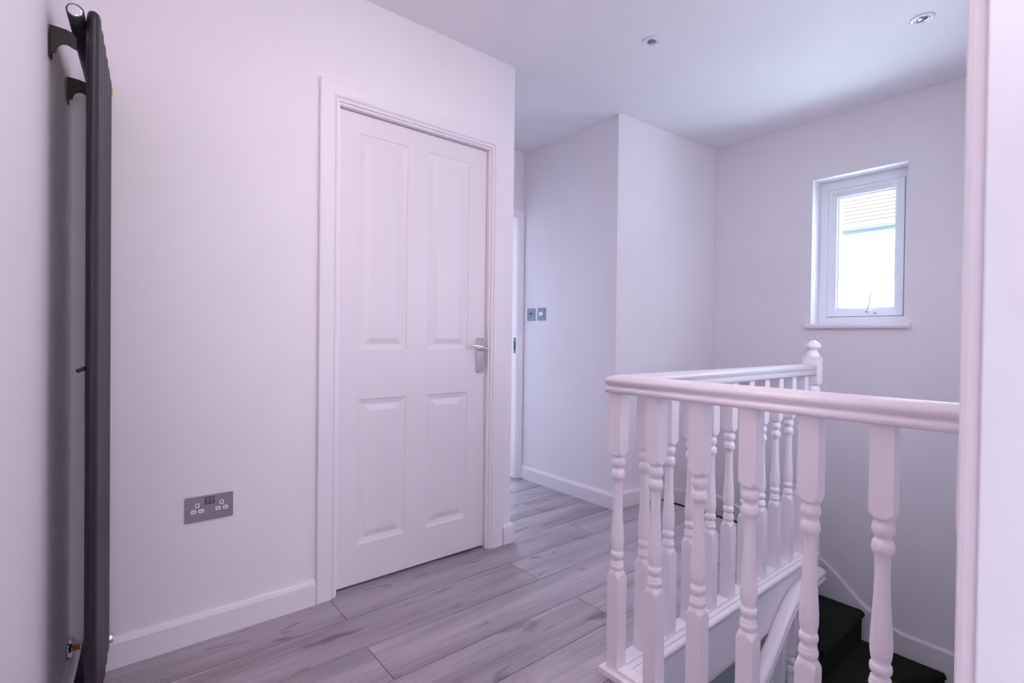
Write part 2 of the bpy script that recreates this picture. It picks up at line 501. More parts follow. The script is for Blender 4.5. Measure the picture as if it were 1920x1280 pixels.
# wall along the near side of the stairwell, ending at the doorway the camera looks through
JX, JY = 0.560, 0.0777          # jamb face and landing-side edge
bm = bmesh.new(); box(bm, JX + 0.028, WX - 0.001, -0.06, JY, -3.62, CE)
struct('wall_front', bm, M['wall'], 'white wall along the near side of the stairwell', 'wall')
bm = bmesh.new(); box(bm, -2.6, lx(0) - 0.14, -0.25, -0.151, FL, CE)
box(bm, -2.7, -2.6, -3.2, -0.151, FL, CE); box(bm, -2.7, 2.7, -3.3, -3.2, FL, CE); box(bm, 2.6, 2.7, -3.199, -0.061, FL, CE)
struct('wall_bedroom', bm, M['wall'], 'walls of the room behind the camera', 'wall')
bm = bmesh.new()
box(bm, -0.6, -0.5, -0.1, 4.0, -3.57, -1.332); box(bm, -0.5, JX + 0.027, -0.1, 0.0, -3.57, -1.332); box(bm, -0.5, WX - 0.001, 2.6, 2.7, -3.57, -1.332)
struct('wall_lower_hall', bm, M['wall'], 'walls of the hall below the stairwell', 'wall')

# skirting boards -----------------------------------------------------
SKH = 0.098; SKT = 0.018
def skirt_prof(h=SKH, t=SKT):
    return [(0, 0), (t, 0), (t, h - 0.018), (t * 0.75, h - 0.006), (t * 0.45, h), (0, h)]
def skirting(name, path, label, side=1, h=SKH, ext=None):
    bm = bmesh.new()
    sweep(bm, path, [(side * u, v) for u, v in skirt_prof(h)], smooth=False)
    o = obj(name, bm, M['casing']); o['kind'] = 'structure'; o['label'] = label; o['category'] = 'skirting board'
    return o
skirting('baseboard_back', [(lx(DW) + 0.001, DW - 0.0005, FL), (0.668, DW - 0.0005, FL)], 'white skirting board under the double socket', -1)
skirting('baseboard_back_end', [(1.622, DW - 0.0005, FL), (HX + 0.0005, DW - 0.0005, FL), (HX + 0.0005, 2.90, FL)], 'short white skirting return at the end of the door wall', -1)
skirting('baseboard_corridor', [(BX - 0.0005, 2.947, FL), (BX - 0.0005, 2.0545, FL), (2.90, 2.0545 - 0.0233, FL)], 'white skirting board along the boxed-out corner and corridor', -1)
skirting('baseboard_left', [(lx(0.12) + 0.0005, 0.12, FL), (lx(DW - 0.02) + 0.0005, DW - 0.02, FL)], 'white skirting board on the radiator wall', -1)

# door 1: panelled door -------------------------------------------------
d1 = thing('door_1', ((DL + DR) / 2, DW + 0.02, FL), 'white four-panel door with chrome lever handle, closed', 'door', kind='structure')
# leaf with pressed panels: grid of heights
LY = DW + 0.025
def panel_leaf():
    bm = bmesh.new()
    z0, z1 = -1.067, DH - 0.002
    pans = [(0.853, 1.079, -0.065, 0.858), (1.186, 1.414, -0.065, 0.858), (0.853, 1.079, -0.901, -0.276), (1.186, 1.414, -0.901, -0.276)]
    xs = sorted({DL, DR} | {p[0] for p in pans} | {p[1] for p in pans})
    zs = sorted({z0, z1} | {p[2] for p in pans} | {p[3] for p in pans})
    def isp(xa, za):
        return any(p[0] - 1e-6 <= xa < p[1] - 1e-6 and p[2] - 1e-6 <= za < p[3] - 1e-6 for p in pans)
    vc = {}
    def V(x, z, y=LY):
        k = (round(x, 5), round(z, 5), round(y, 5))
        if k not in vc: vc[k] = bm.verts.new((x, y, z))
        return vc[k]
    for xa, xb in zip(xs, xs[1:]):
        for za, zb in zip(zs, zs[1:]):
            if not isp(xa, za):
                bm.faces.new((V(xa, za), V(xb, za), V(xb, zb), V(xa, zb)))
    for (xa, xb, za, zb) in pans:
        # moulding: quick drop, slope, quirk, raised flat field
        steps = [(0, 0), (0.0015, 0.0030), (0.004, 0.0042), (0.022, 0.0088), (0.026, 0.0090), (0.029, 0.0085), (0.050, 0.0025), (0.053, 0.0020)]
        prev = None
        for ins, dep in steps:
            q = [V(xa + ins, za + ins, LY + dep), V(xb - ins, za + ins, LY + dep), V(xb - ins, zb - ins, LY + dep), V(xa + ins, zb - ins, LY + dep)]
            if prev:
                for i in range(4):
                    bm.faces.new((prev[i], prev[(i + 1) % 4], q[(i + 1) % 4], q[i]))
            prev = q
        bm.faces.new(prev)
    # sides and back of the leaf
    Y1 = LY + 0.035
    fr = [(DL, z0), (DR, z0), (DR, z1), (DL, z1)]
    bk = [bm.verts.new((x, Y1, z)) for x, z in fr]
    bm.faces.new(list(reversed(bk)))
    edges = [((DL, z0), (DR, z0), [V(x, z0) for x in xs]), ((DR, z0), (DR, z1), [V(DR, z) for z in zs]),
             ((DR, z1), (DL, z1), [V(x, z1) for x in reversed(xs)]), ((DL, z1), (DL, z0), [V(DL, z) for z in reversed(zs)])]
    for i, (_, _, vs) in enumerate(edges):
        bm.faces.new([bk[i]] + vs + [bk[(i + 1) % 4]])
    return bm
leaf = obj('door_leaf', panel_leaf(), M['door'], d1)
bm = bmesh.new()   # lining and stops
for xa, xb in ((DL - 0.026, DL - 0.003), (DR + 0.003, DR + 0.026)):
    box(bm, xa, xb, DW - 0.0005, DW + 0.101, FL + 0.0005, DH + 0.026)
box(bm, DL - 0.003, DR + 0.003, DW - 0.0005, DW + 0.101, DH + 0.003, DH + 0.026)
box(bm, DL - 0.003, DL + 0.010, LY + 0.036, LY + 0.055, FL + 0.0005, DH + 0.003); box(bm, DR - 0.010, DR + 0.003, LY + 0.036, LY + 0.055, FL + 0.0005, DH + 0.003)
box(bm, DL + 0.010, DR - 0.010, LY + 0.036, LY + 0.055, DH - 0.010, DH + 0.003)
obj('door_lining', bm, M['trim'], d1)
def arch_prof(w, t=0.018):
    # (across from the opening outwards, proud of the wall)
    return [(0, 0), (0, t * 0.55), (0.003, t * 0.66), (0.009, t * 0.66), (0.0115, t * 0.42), (0.014, t * 0.66), (0.018, t * 0.90), (0.024, t), (w - 0.004, t), (w, t * 0.8), (w, 0)]
def architrave(x0, x1, ztop, y, wl, wr, wt, sgn=-1):
    bm = bmesh.new()
    # three mitred lengths: left, head, right; the profile widens linearly between the sides
    def ring(cx, cz, dx, dz, w):
        out = []
        for a, p in arch_prof(w):
            k = a
            out.append(bm.verts.new((cx + dx * k * (1 if dz == 0 else (1)), y + sgn * p, cz + dz * k)))
        return out
    def seg(r1, r2):
        n = len(r1)
        for k in range(n - 1):
            bm.faces.new((r1[k], r1[k + 1], r2[k + 1], r2[k]))
    A = ring(x0, FL + 0.0005, -1, 0, wl); 
    pl, pt, pr = arch_prof(wl), arch_prof(wt), arch_prof(wr)
    B = [bm.verts.new((x0 - pl[i][0], y + sgn * pl[i][1], ztop + pt[i][0])) for i in range(len(pl))]
    Cc = [bm.verts.new((x1 + pr[i][0], y + sgn * pr[i][1], ztop + pt[i][0])) for i in range(len(pl))]
    D = ring(x1, FL + 0.0005, 1, 0, wr)
    seg(A, B); seg(B, Cc); seg(Cc, D)
    bm.faces.new(A); bm.faces.new(D)
    return bm
obj('architrave', architrave(DL - 0.011, DR + 0.011, DH + 0.011, DW - 0.0007, 0.077, 0.089, 0.073), M['casing'], d1)
# lever handle on backplate
bm = bmesh.new()
HXc = 1.486
pts = []
for (cx, cz, s) in ((HXc, -0.013, 1), (HXc, -0.177, -1)):
    pass
def rrect(x0, x1, z0, z1, r, n=6):
    out = []
    for cx, cz, a0 in ((x1 - r, z1 - r, 0), (x0 + r, z1 - r, 90), (x0 + r, z0 + r, 180), (x1 - r, z0 + r, 270)):
        for i in range(n + 1):
            a = math.radians(a0 + 90 * i / n)
            out.append((cx + r * math.cos(a), cz + r * math.sin(a)))
    return out
prism(bm, rrect(HXc - 0.021, HXc + 0.021, -0.183, -0.007, 0.012), 'y', LY - 0.0075, LY - 0.0003, 0.0012)
hp = obj('door_handle', bm, M['chrome'], d1, label='chrome lever handle on a long backplate')
bm = bmesh.new()
lathe(bm, [(0, 0.0105), (0.004, 0.0105), (0.006, 0.0085), (0.040, 0.0075), (0.046, 0.009)], (HXc, LY - 0.0070, -0.064), (0, -1, 0), 20)
tube(bm, [(HXc + 0.016, LY - 0.050, -0.069), (HXc + 0.004, LY - 0.052, -0.064), (HXc - 0.015, LY - 0.053, -0.056), (HXc - 0.04, LY - 0.052, -0.049), (HXc - 0.07, LY - 0.050, -0.046), (HXc - 0.092, LY - 0.047, -0.047)],
     [0.004, 0.0085, 0.0085, 0.0068, 0.0060, 0.0048], 14)
obj('lever', bm, M['chrome'], hp)
for sx in (-0.013, 0.013):
    for sz in (-0.016, -0.174):
        bm = bmesh.new(); lathe(bm, [(0, 0.0032), (0.0008, 0.0030), (0.0012, 0.001)], (HXc + sx, LY - 0.0074, sz), (0, -1, 0), 10)
        obj('screw', bm, M['switch_steel'], hp)

# door 2: open doorway at the corridor end: casing and strike plate -------
d2 = thing('door_2', (2.1, 3.0, FL), 'open white doorway at the corridor end, only its casing edge showing', 'doorway', kind='structure')
bm = bmesh.new()
for xa, xb in ((ODX0 - 0.0195, ODX0), (ODX1, ODX1 + 0.0195)):
    box(bm, xa, xb, 2.9645, 3.0655, FL + 0.0005, ODH + 0.0195)
box(bm, ODX0, ODX1, 2.9645, 3.0655, ODH, ODH + 0.0195)
obj('door_lining', bm, M['trim'], d2)
bm = architrave(ODX0 - 0.006, ODX1 + 0.006, ODH + 0.006, 2.9643, 0.035, 0.052, 0.060)
obj('architrave', bm, M['trim'], d2)
bm = bmesh.new()
box(bm, ODX1 - 0.0018, ODX1 - 0.0002, 2.970, 2.996, -0.125, -0.005, 0.0005)
sp = obj('strike_plate', bm, M['switch_steel'], d2, label='chrome strike plate with dark latch hole')
bm = bmesh.new(); box(bm, ODX1 - 0.0024, ODX1 - 0.0019, 2.975, 2.991, -0.098, -0.034)
obj('latch_hole', bm, M['hole'], sp)

# door 3: the frame the camera looks through (right jamb) ------------------
d3 = thing('door_3', (JX, 0.0, FL), 'white painted door frame edge close to the camera on the right', 'doorway', kind='structure')
bm = bmesh.new()
box(bm, JX, JX + 0.0275, -0.064, JY + 0.0008, FL + 0.0005, 0.95, 0.0015)
obj('door_lining', bm, M['brushed_trim'], d3)
bm = bmesh.new()
pr = [(0.007, 0.0), (0.007, 0.009), (0.0085, 0.0125), (0.012, 0.0145), (0.060, 0.0165), (0.066, 0.014), (0.066, 0.0)]
prism(bm, [(JX + a, JY + 0.0012 + b_) for a, b_ in pr], 'z', FL + 0.0005, CE - 0.0005)
obj('architrave', bm, M['trim'], d3)
bm = bmesh.new(); box(bm, JX + 0.0005, JX + 0.0275, -0.0635, JY, 0.951, CE - 0.0005)
obj('lining_upper', bm, M['brushed_trim'], d3)

# ------------------------------------------------------------------ window
w1 = thing('window_1', (3.70, 1.07, WZ0), 'small white window in the stairwell wall looking onto a tiled roof', 'window', kind='structure')
FX0, FX1 = 3.690, 3.755
def frame_ring(bm, x0, x1, y0, y1, z0, z1, l, r_, b_, t, bev=0.002):
    box(bm, x0, x1, y0, y0 + r_, z0, z1, bev); box(bm, x0, x1, y1 - l, y1, z0, z1, bev)
    box(bm, x0 + 0.0002, x1 - 0.0002, y0 + r_ - 0.002, y1 - l + 0.002, z0, z0 + b_, bev); box(bm, x0 + 0.0002, x1 - 0.0002, y0 + r_ - 0.002, y1 - l + 0.002, z1 - t, z1, bev)
bm = bmesh.new()
frame_ring(bm, FX0, FX1, WY0 + 0.0005, WY1 - 0.0005, WZ0 + 0.0005, WZ1 - 0.0005, 0.050, 0.040, 0.045, 0.054)
frame_ring(bm, FX1 - 0.0055, FX1 + 0.001, WY0 + 0.0005, WY1 - 0.0005, WZ0 + 0.0005, WZ1 - 0.0005, 0.062, 0.052, 0.057, 0.066, 0.001)
wf = obj('window_frame', bm, M['upvc'], w1)
SA = (0.8655, 1.2665, 0.1545, 0.9725)
bm = bmesh.new()
sx0, sx1 = FX0 - 0.010, FX1 - 0.006
y0, y1, z0, z1 = SA
mw = 0.050
# sloping bead: outer ring and an inner bevelled bead
frame_ring(bm, sx0, sx1, y0, y1, z0, z1, mw, mw * 0.75, mw * 0.9, mw * 1.05, 0.003)
sash = obj('window_sash', bm, M['upvc'], w1)
bm = bmesh.new(); frame_ring(bm, sx0 + 0.014, sx1 - 0.002, y0 + mw * 0.75, y1 - mw, z0 + mw * 0.9, z1 - mw * 1.05, 0.010, 0.010, 0.010, 0.010, 0.002)
obj('glazing_bead', bm, M['upvc'], sash)
bm = bmesh.new(); box(bm, 3.722, 3.728, y0 + mw * 0.75 + 0.002, y1 - mw - 0.002, z0 + mw * 0.9 + 0.002, z1 - mw * 1.05 - 0.002)
obj('glass_pane', bm, M['glass'], sash)
bm = bmesh.new(); box(bm, sx0 - 0.008, sx0 - 0.0002, 0.925, 1.245, 0.938, 0.950, 0.002)
box(bm, sx0 - 0.011, sx0 - 0.0082, 1.05, 1.075, 0.940, 0.948, 0.001)
obj('trickle_vent', bm, M['plastic'], w1)
bm = bmesh.new(); box(bm, sx0 - 0.004, sx0 - 0.0002, 0.985, 1.065, 0.166, 0.184, 0.0015)
hb = obj('window_handle', bm, M['upvc'], w1)
bm = bmesh.new(); tube(bm, [(sx0 - 0.006, 1.038, 0.176), (sx0 - 0.020, 1.034, 0.195), (sx0 - 0.022, 1.026, 0.25), (sx0 - 0.018, 1.018, 0.302)], [0.006, 0.0055, 0.0045, 0.0045], 10)
obj('lever', bm, M['upvc'], hb)
for yy, zz in ((1.047, 0.181), (1.002, 0.170)):
    bm = bmesh.new(); lathe(bm, [(0, 0.0042), (0.001, 0.0038)], (sx0 - 0.0042, yy, zz), (-1, 0, 0), 10)
    obj('screw', bm, M['gutter'], hb)
bm = bmesh.new(); box(bm, WX - 0.030, FX0 - 0.0005, WY0 - 0.0, WY1, WZ0 - 0.031, WZ0, 0.0)
bm2 = bmesh.new()
prism(bm2, [(WX - 0.028, WZ0 - 0.031), (WX - 0.034, WZ0 - 0.024), (WX - 0.036, WZ0 - 0.0155), (WX - 0.034, WZ0 - 0.007), (WX - 0.028, WZ0), (WX - 0.0003, WZ0), (WX - 0.0003, WZ0 - 0.031)], 'y', 0.795, 1.345)
tmp = bpy.data.meshes.new('t'); bm2.to_mesh(tmp); bm.free(); bm = bmesh.new(); bm.from_mesh(tmp); bm2.free()
box(bm, WX - 0.0003, FX0 - 0.0005, WY0 + 0.0003, WY1 - 0.0003, WZ0 - 0.031, WZ0)
obj('window_sill', bm, M['trim'], w1)

# ------------------------------------------------------------------ radiator
rad = thing('column_radiator', (lx(1.8) + 0.08, 1.80, FL), 'tall anthracite vertical column radiator on the left wall', 'radiator')
TZ0, TZ1 = -1.0, 0.783
ang = math.atan(0.066)
dirY = Vector((math.sin(ang), math.cos(ang), 0)); dirX = Vector((math.cos(ang), -math.sin(ang), 0))
def rp(s, t, z):           # s along the wall from the near column, t out from the column line
    p = Vector((-0.0165, 1.628, 0)) + dirY * s + dirX * t
    return Vector((p.x, p.y, z))
for k in range(6):
    bm = bmesh.new()
    a_, b_ = 0.031, 0.0145
    prof = [(TZ0, 0.35), (TZ0 + 0.004, 0.72), (TZ0 + 0.012, 0.92), (TZ0 + 0.026, 1.0), (TZ1 - 0.026, 1.0), (TZ1 - 0.012, 0.92), (TZ1 - 0.004, 0.72), (TZ1, 0.35)]
    rings = []
    for z, s in prof:
        ring = []
        for i in range(28):
            a = 2 * math.pi * i / 28
            ring.append(bm.verts.new(rp(0.074 * k + a_ * s * math.cos(a), b_ * (0.3 + 0.7 * s) * math.sin(a), z)))
        rings.append(ring)
    for r1, r2 in zip(rings, rings[1:]):
        for i in range(28):
            f = bm.faces.new((r1[i], r1[(i + 1) % 28], r2[(i + 1) % 28], r2[i])); f.smooth = True
    bm.faces.new(rings[0]); bm.faces.new(rings[-1])
    obj('column', bm, M['anthracite'], rad)
for z in (0.760, -0.948):
    bm = bmesh.new()
    r_ = 0.0170
    cyl(bm, rp(-0.036, -0.0320, z), rp(0.403, -0.0320, z), r_, seg=24)
    hd = obj('header_pipe', bm, M['anthracite'], rad)
    bm = bmesh.new()
    e0 = rp(-0.0362, -0.0320, z); lathe(bm, [(0, 0.0142), (0.0025, 0.0140), (0.0035, 0.011)], e0, -dirY, 24)
    obj('end_cap', bm, M['chrome'], hd, label='round chrome blanking cap')
for z in (0.728,):
    for s in (0.0, 0.300):
        bm = bmesh.new()
        dist = 0.083          # column line to the wall
        # arched flat arm, in the plane across the wall
        t0 = -dist + 0.0015; t1 = -0.012
        outline = [(t0, z), (t0 + 0.028, z - 0.002), (-0.040, z - 0.006), (-0.032, z - 0.016), (-0.032, z - 0.046)]
        for i in range(9):
            a = math.radians(60 + 120 * i / 8)
            outline.append((t0 + 0.030 + 0.018 * math.cos(a) - 0.0, z - 0.062 + 0.024 * math.sin(a) ))
        outline += [(t0, z - 0.066)]
        A = [bm.verts.new(rp(s - 0.0015, t, zz)) for t, zz in outline]
        B = [bm.verts.new(rp(s + 0.0015, t, zz)) for t, zz in outline]
        bm.faces.new(A); bm.faces.new(list(reversed(B)))
        for i in range(len(A)):
            j = (i + 1) % len(A); bm.faces.new((A[i], B[i], B[j], A[j]))
        # foot against the wall
        P = [rp(s + ss, tt, zz) for ss in (-0.0015, 0.026) for tt in (t0, t0 + 0.0025) for zz in (z - 0.072, z)]
        vs = [bm.verts.new(p) for p in P]
        for q in [(0, 1, 3, 2), (4, 6, 7, 5), (0, 4, 5, 1), (2, 3, 7, 6), (0, 2, 6, 4), (1, 5, 7, 3)]: bm.faces.new([vs[i] for i in q])
        obj('wall_bracket', bm, M['bracket'], rad)
bm = bmesh.new(); cyl(bm, rp(-0.012, -0.010, -0.088), rp(-0.028, -0.026, -0.095), 0.0048, seg=12)
obj('vent_peg', bm, M['bracket'], rad)
bm = bmesh.new()
vs = [bm.verts.new(p) for p in (rp(0.374, 0.0150, 0.735), rp(0.388, 0.0135, 0.735), rp(0.388, 0.0135, 0.755), rp(0.374, 0.0150, 0.755))]
for v in vs: pass
q = [bm.verts.new(v.co + Vector((0.0006, -0.0002, 0)) + dirX * 0.001) for v in vs]
bm.faces.new(vs); bm.faces.new(q)
for i in range(4): bm.faces.new((vs[i], vs[(i + 1) % 4], q[(i + 1) % 4], q[i]))
obj('sticker', bm, M['yellow'], rad, label='small yellow sticker on the far column')
# valve: wall flange, copper tail, chrome body, head pointing out
vz = -0.962
bm = bmesh.new()
yv = 2.020
pw = Vector((lx(yv) + 0.0008, yv, vz))
lathe(bm, [(0, 0.031), (0.003, 0.031), (0.008, 0.026), (0.014, 0.014)], pw, dirX, 24)
va = obj('radiator_valve', bm, M['chrome'], rad, label='chrome valve with copper tail pipe')
bm = bmesh.new(); cyl(bm, pw + dirX * 0.013, pw + dirX * 0.030, 0.0078, seg=14); obj('tail_pipe', bm, M['copper'], va)
bm = bmesh.new(); lathe(bm, [(0.028, 0.009), (0.030, 0.013), (0.042, 0.013), (0.044, 0.011), (0.062, 0.011), (0.064, 0.014), (0.074, 0.014)], pw, dirX, 20)
obj('valve_body', bm, M['chrome'], va)
bm = bmesh.new(); lathe(bm, [(0.0735, 0.010), (0.078, 0.0135), (0.104, 0.0145), (0.108, 0.0125)], pw, dirX, 20)
obj('valve_head', bm, M['chrome'], va)

# ------------------------------------------------------------------ double socket and switches
so = thing('double_socket', (0.3005, DW, -0.661), 'brushed steel double wall socket with white inserts, low on the wall', 'socket')
bm = bmesh.new()
prism(bm, rrect(0.2255, 0.3745, -0.6615, -0.5735, 0.004, 4), 'y', DW - 0.0045, DW - 0.0004, 0.0008)
fp = obj('faceplate', bm, M['satin_steel'], so)
FY = DW - 0.0046
def insert(name, x0, x1, z0, z1, mat, parent, r=0.003, th=0.0012, y=FY):
    bm = bmesh.new(); prism(bm, rrect(x0, x1, z0, z1, r, 3), 'y', y - th, y + 0.0002)
    return obj(name, bm, mat, parent)
for cx in (0.263, 0.338):
    e = insert('earth_insert', cx - 0.0065, cx + 0.0065, -0.6125, -0.5965, M['plastic'], so)
    insert('earth_slot', cx - 0.0022, cx + 0.0022, -0.6075, -0.6000, M['hole'], e, 0.0005, 0.0004, FY - 0.0013)
    for dx in (-0.0115, 0.0115):
        e = insert('pin_insert', cx + dx - 0.0085, cx + dx + 0.0085, -0.6315, -0.6185, M['plastic'], so)
        insert('pin_slot', cx + dx - 0.0042, cx + dx + 0.0042, -0.6270, -0.6238, M['satin_steel'], e, 0.0005, 0.0004, FY - 0.0013)
for cx in (0.2935, 0.3075):
    bm = bmesh.new()
    x0, x1, z0, z1 = cx - 0.0058, cx + 0.0058, -0.602, -0.582
    prism(bm, [(FY + 0.0002, z0), (FY - 0.0012, z0), (FY - 0.0050, z1 - 0.001), (FY - 0.0045, z1), (FY + 0.0002, z1)], 'x', x0, x1)
    obj('rocker_switch', bm, M['satin_steel'], so)
insert('switch_recess', 0.2855, 0.3155, -0.6045, -0.5795, M['hole'], so, 0.001, 0.0003)
for cx in (0.2385, 0.3615):
    bm = bmesh.new(); lathe(bm, [(0, 0.0034), (0.0009, 0.0032), (0.0013, 0.002)], (cx, FY, -0.6175), (0, -1, 0), 12)
    obj('screw', bm, M['satin_steel'], so)

def switch(name, yc, label, kind):
    s = thing(name, (BX, yc, 0.120), label, 'switch')
    bm = bmesh.new()
    prism(bm, rrect(yc - 0.044, yc + 0.044, 0.122, 0.214, 0.004, 4), 'x', BX - 0.0045, BX - 0.0004, 0.0008)
    obj('faceplate', bm, M['switch_steel'], s)
    if kind == 'rocker':
        bm = bmesh.new(); prism(bm, rrect(yc - 0.023, yc + 0.023, 0.154, 0.186, 0.002, 3), 'x', BX - 0.0050, BX - 0.0044); rc = obj('rocker_recess', bm, M['hole'], s)
        bm = bmesh.new(); prism(bm, [(BX - 0.0049, 0.157), (BX - 0.0095, 0.158), (BX - 0.0070, 0.184), (BX - 0.0049, 0.1845)], 'y', yc - 0.019, yc + 0.021)
        obj('rocker_switch', bm, M['plastic'], s)
    else:
        bm = bmesh.new(); prism(bm, rrect(yc - 0.013, yc + 0.011, 0.150, 0.184, 0.002, 3), 'x', BX - 0.0056, BX - 0.0044); r2 = obj('toggle_insert', bm, M['satin_steel'], s)
        bm = bmesh.new(); lathe(bm, [(0, 0.0065), (0.006, 0.0045), (0.012, 0.003)], (BX - 0.0054, yc - 0.002, 0.176), (-1, 0, -0.5), 12)
        obj('toggle', bm, M['hole'], s)
    return s
switch('light_switch', 2.748, 'steel light switch with a white rocker, the right one of the pair', 'rocker')
switch('toggle_switch', 2.862, 'steel switch plate with a small dark toggle, the left one of the pair', 'toggle')

# ------------------------------------------------------------------ downlights
for (x, y, lab) in ((2.022, 1.463, 'round white recessed spotlight near the middle of the ceiling'), (2.777, 0.602, 'round white recessed spotlight beside the door frame, nearest the window wall')):
    s = thing('ceiling_spotlight', (x, y, CE), lab, 'light', 'recessed ceiling spotlights')
    bm = bmesh.new()
    lathe(bm, [(0.0004, 0.0445), (0.003, 0.0445), (0.0055, 0.040), (0.0060, 0.030), (0.0035, 0.026), (0.0010, 0.0255)], (x, y, CE), (0, 0, -1), 36)
    obj('bezel', bm, M['plastic'], s)
    bm = bmesh.new()
    lathe(bm, [(0.0008, 0.0252), (0.0038, 0.0252), (0.0045, 0.023), (0.0035, 0.021)], (x, y, CE), (0, 0, -1), 30)
    obj('retaining_ring', bm, M['chrome'], s)
    bm = bmesh.new()
    lathe(bm, [(0.0036, 0.0205), (0.0050, 0.016), (0.0062, 0.009), (0.0066, 0.002)], (x, y, CE), (0, 0, -1), 24)
    obj('lens', bm, M['lamp_lens'], s)

# ------------------------------------------------------------------ balustrade round the stairwell
BXc, BYc = 1.2915, 1.0385       # centre lines of near run (x) and far run (y)
NXc = 2.836                      # newel centre
RB = -0.176                      # underside of the rail
PT = FL + 0.020                  # top of base plate
def rail_prof(z0=RB, h=0.058, hw=0.033):
    half = [(hw * 0.70, 0.0), (hw * 0.90, 0.02), (hw, 0.10), (hw, 0.22), (hw * 0.92, 0.33), (hw * 0.80, 0.38), (hw * 0.80, 0.44), (hw * 0.93, 0.50), (hw, 0.60), (hw, 0.70), (hw * 0.92, 0.80), (hw * 0.72, 0.90), (hw * 0.40, 0.97), (0, 1.0)]
    pts = [(u, z0 + v * h) for u, v in half]
    return pts + [(-u, z) for u, z in reversed(pts[:-1])]
def balu_prof(top, bot):
    k = (top - bot) / ((-0.176) - (-1.060))
    INF = 1.0
    P = [(-0.176, INF), (-0.362, INF), (-0.3625, 0.0310), (-0.367, 0.0285), (-0.372, 0.0250), (-0.376, 0.0212), (-0.378, 0.0185), (-0.382, 0.0165),
         (-0.386, 0.0180), (-0.390, 0.0200), (-0.396, 0.0212), (-0.403, 0.0210), (-0.409, 0.0190), (-0.413, 0.0160), (-0.418, 0.0150), (-0.422, 0.0165),
         (-0.424, 0.0185), (-0.430, 0.0200), (-0.438, 0.0212), (-0.445, 0.0205), (-0.450, 0.0180), (-0.453, 0.0155), (-0.470, 0.0144), (-0.500, 0.0142),
         (-0.540, 0.0152), (-0.580, 0.0172), (-0.615, 0.0195), (-0.640, 0.0207), (-0.660, 0.0205), (-0.674, 0.0188), (-0.684, 0.0165),
         (-0.6845, 0.0180), (-0.689, 0.0203), (-0.696, 0.0208), (-0.703, 0.0195), (-0.707, 0.0165), (-0.711, 0.0158), (-0.714, 0.0170), (-0.716, 0.0188),
         (-0.722, 0.0195), (-0.7235, 0.0195), (-0.725, 0.0208), (-0.732, 0.0214), (-0.739, 0.0202), (-0.742, 0.0180), (-0.745, 0.0195), (-0.751, 0.0230), (-0.758, 0.0270), (-0.766, 0.0310), (-0.7665, INF), (-1.060, INF)]
    return [(top + (z + 0.176) * k, r) for z, r in P]
bal = thing('balustrade', (1.30, 1.04, FL), 'white painted L-shaped balustrade with turned balusters round the stairwell', 'balustrade')
bm = bmesh.new()
sweep(bm, [(BXc, JY + 0.001, 0), (BXc, BYc, 0), (NXc - 0.0355, BYc, 0)], rail_prof())
obj('handrail', bm, M['trim'], bal)
pitch = 0.1418
pos = [(BXc, BYc)] + [(BXc, BYc - pitch * k) for k in range(1, 7)] + [(BXc + pitch * k, BYc) for k in range(1, 11)]
for (x, y) in pos:
    bm = bmesh.new()
    turned(bm, x, y, 0.0218, balu_prof(RB + 0.001, PT - 0.0005))
    obj('baluster', bm, M['trim'], bal)
# base plate with infill fillets between the balusters
bm = bmesh.new()
sweep(bm, [(BXc, JY + 0.001, 0), (BXc, BYc, 0), (NXc - 0.0355, BYc, 0)], [(u, z) for u, z in ((-0.0375, FL + 0.0003), (-0.0375, PT - 0.002), (-0.0355, PT), (0.0375, PT), (0.0395, PT - 0.002), (0.0395, FL + 0.0003))][::-1], smooth=False)
obj('base_plate', bm, M['trim'], bal)
def fillet(x0, x1, y0, y1):
    bm = bmesh.new(); box(bm, x0, x1, y0, y1, PT - 0.0002, PT + 0.010, 0.0015); obj('infill_fillet', bm, M['trim'], bal)
for k in range(0, 10):
    fillet(BXc + pitch * k + 0.0222, BXc + pitch * (k + 1) - 0.0222, BYc - 0.0205, BYc + 0.0205)
for k in range(0, 6):
    fillet(BXc - 0.0205, BXc + 0.0205, BYc - pitch * (k + 1) + 0.0222, BYc - pitch * k - 0.0222)
# rolled nosing, cove and apron board on the stairwell side (inner side = right of travel)
def inner(u): return -u
bm = bmesh.new()
nose = [(0.030, PT - 0.001)]
for i in range(9):
    a = math.radians(90 - 180 * i / 8)
    nose.append((0.046 + 0.013 * math.cos(a), PT - 0.015 + 0.013 * math.sin(a)))
nose += [(0.044, PT - 0.031), (0.042, PT - 0.040), (0.034, PT - 0.052), (0.030, PT - 0.058)]
nose = [(0.0402, PT - 0.002)] + nose[1:-1] + [(0.0345, PT - 0.058), (0.0215, PT - 0.058), (0.0215, PT - 0.0215), (0.0402, PT - 0.0215)]
sweep(bm, [(BXc, JY + 0.001, 0), (BXc, BYc, 0), (NXc - 0.0355, BYc, 0)], [(inner(u), z) for u, z in nose], smooth=False)
obj('nosing', bm, M['trim'], bal)
bm = bmesh.new()
sweep(bm, [(BXc, JY + 0.001, 0), (BXc, BYc, 0), (NXc - 0.0355, BYc, 0)], [(inner(u), z) for u, z in ((0.0215, PT - 0.0585), (0.0345, PT - 0.0585), (0.0345, -1.300), (0.0325, -1.302), (0.0215, -1.302))], smooth=False)
obj('apron_board', bm, M['trim'], bal)
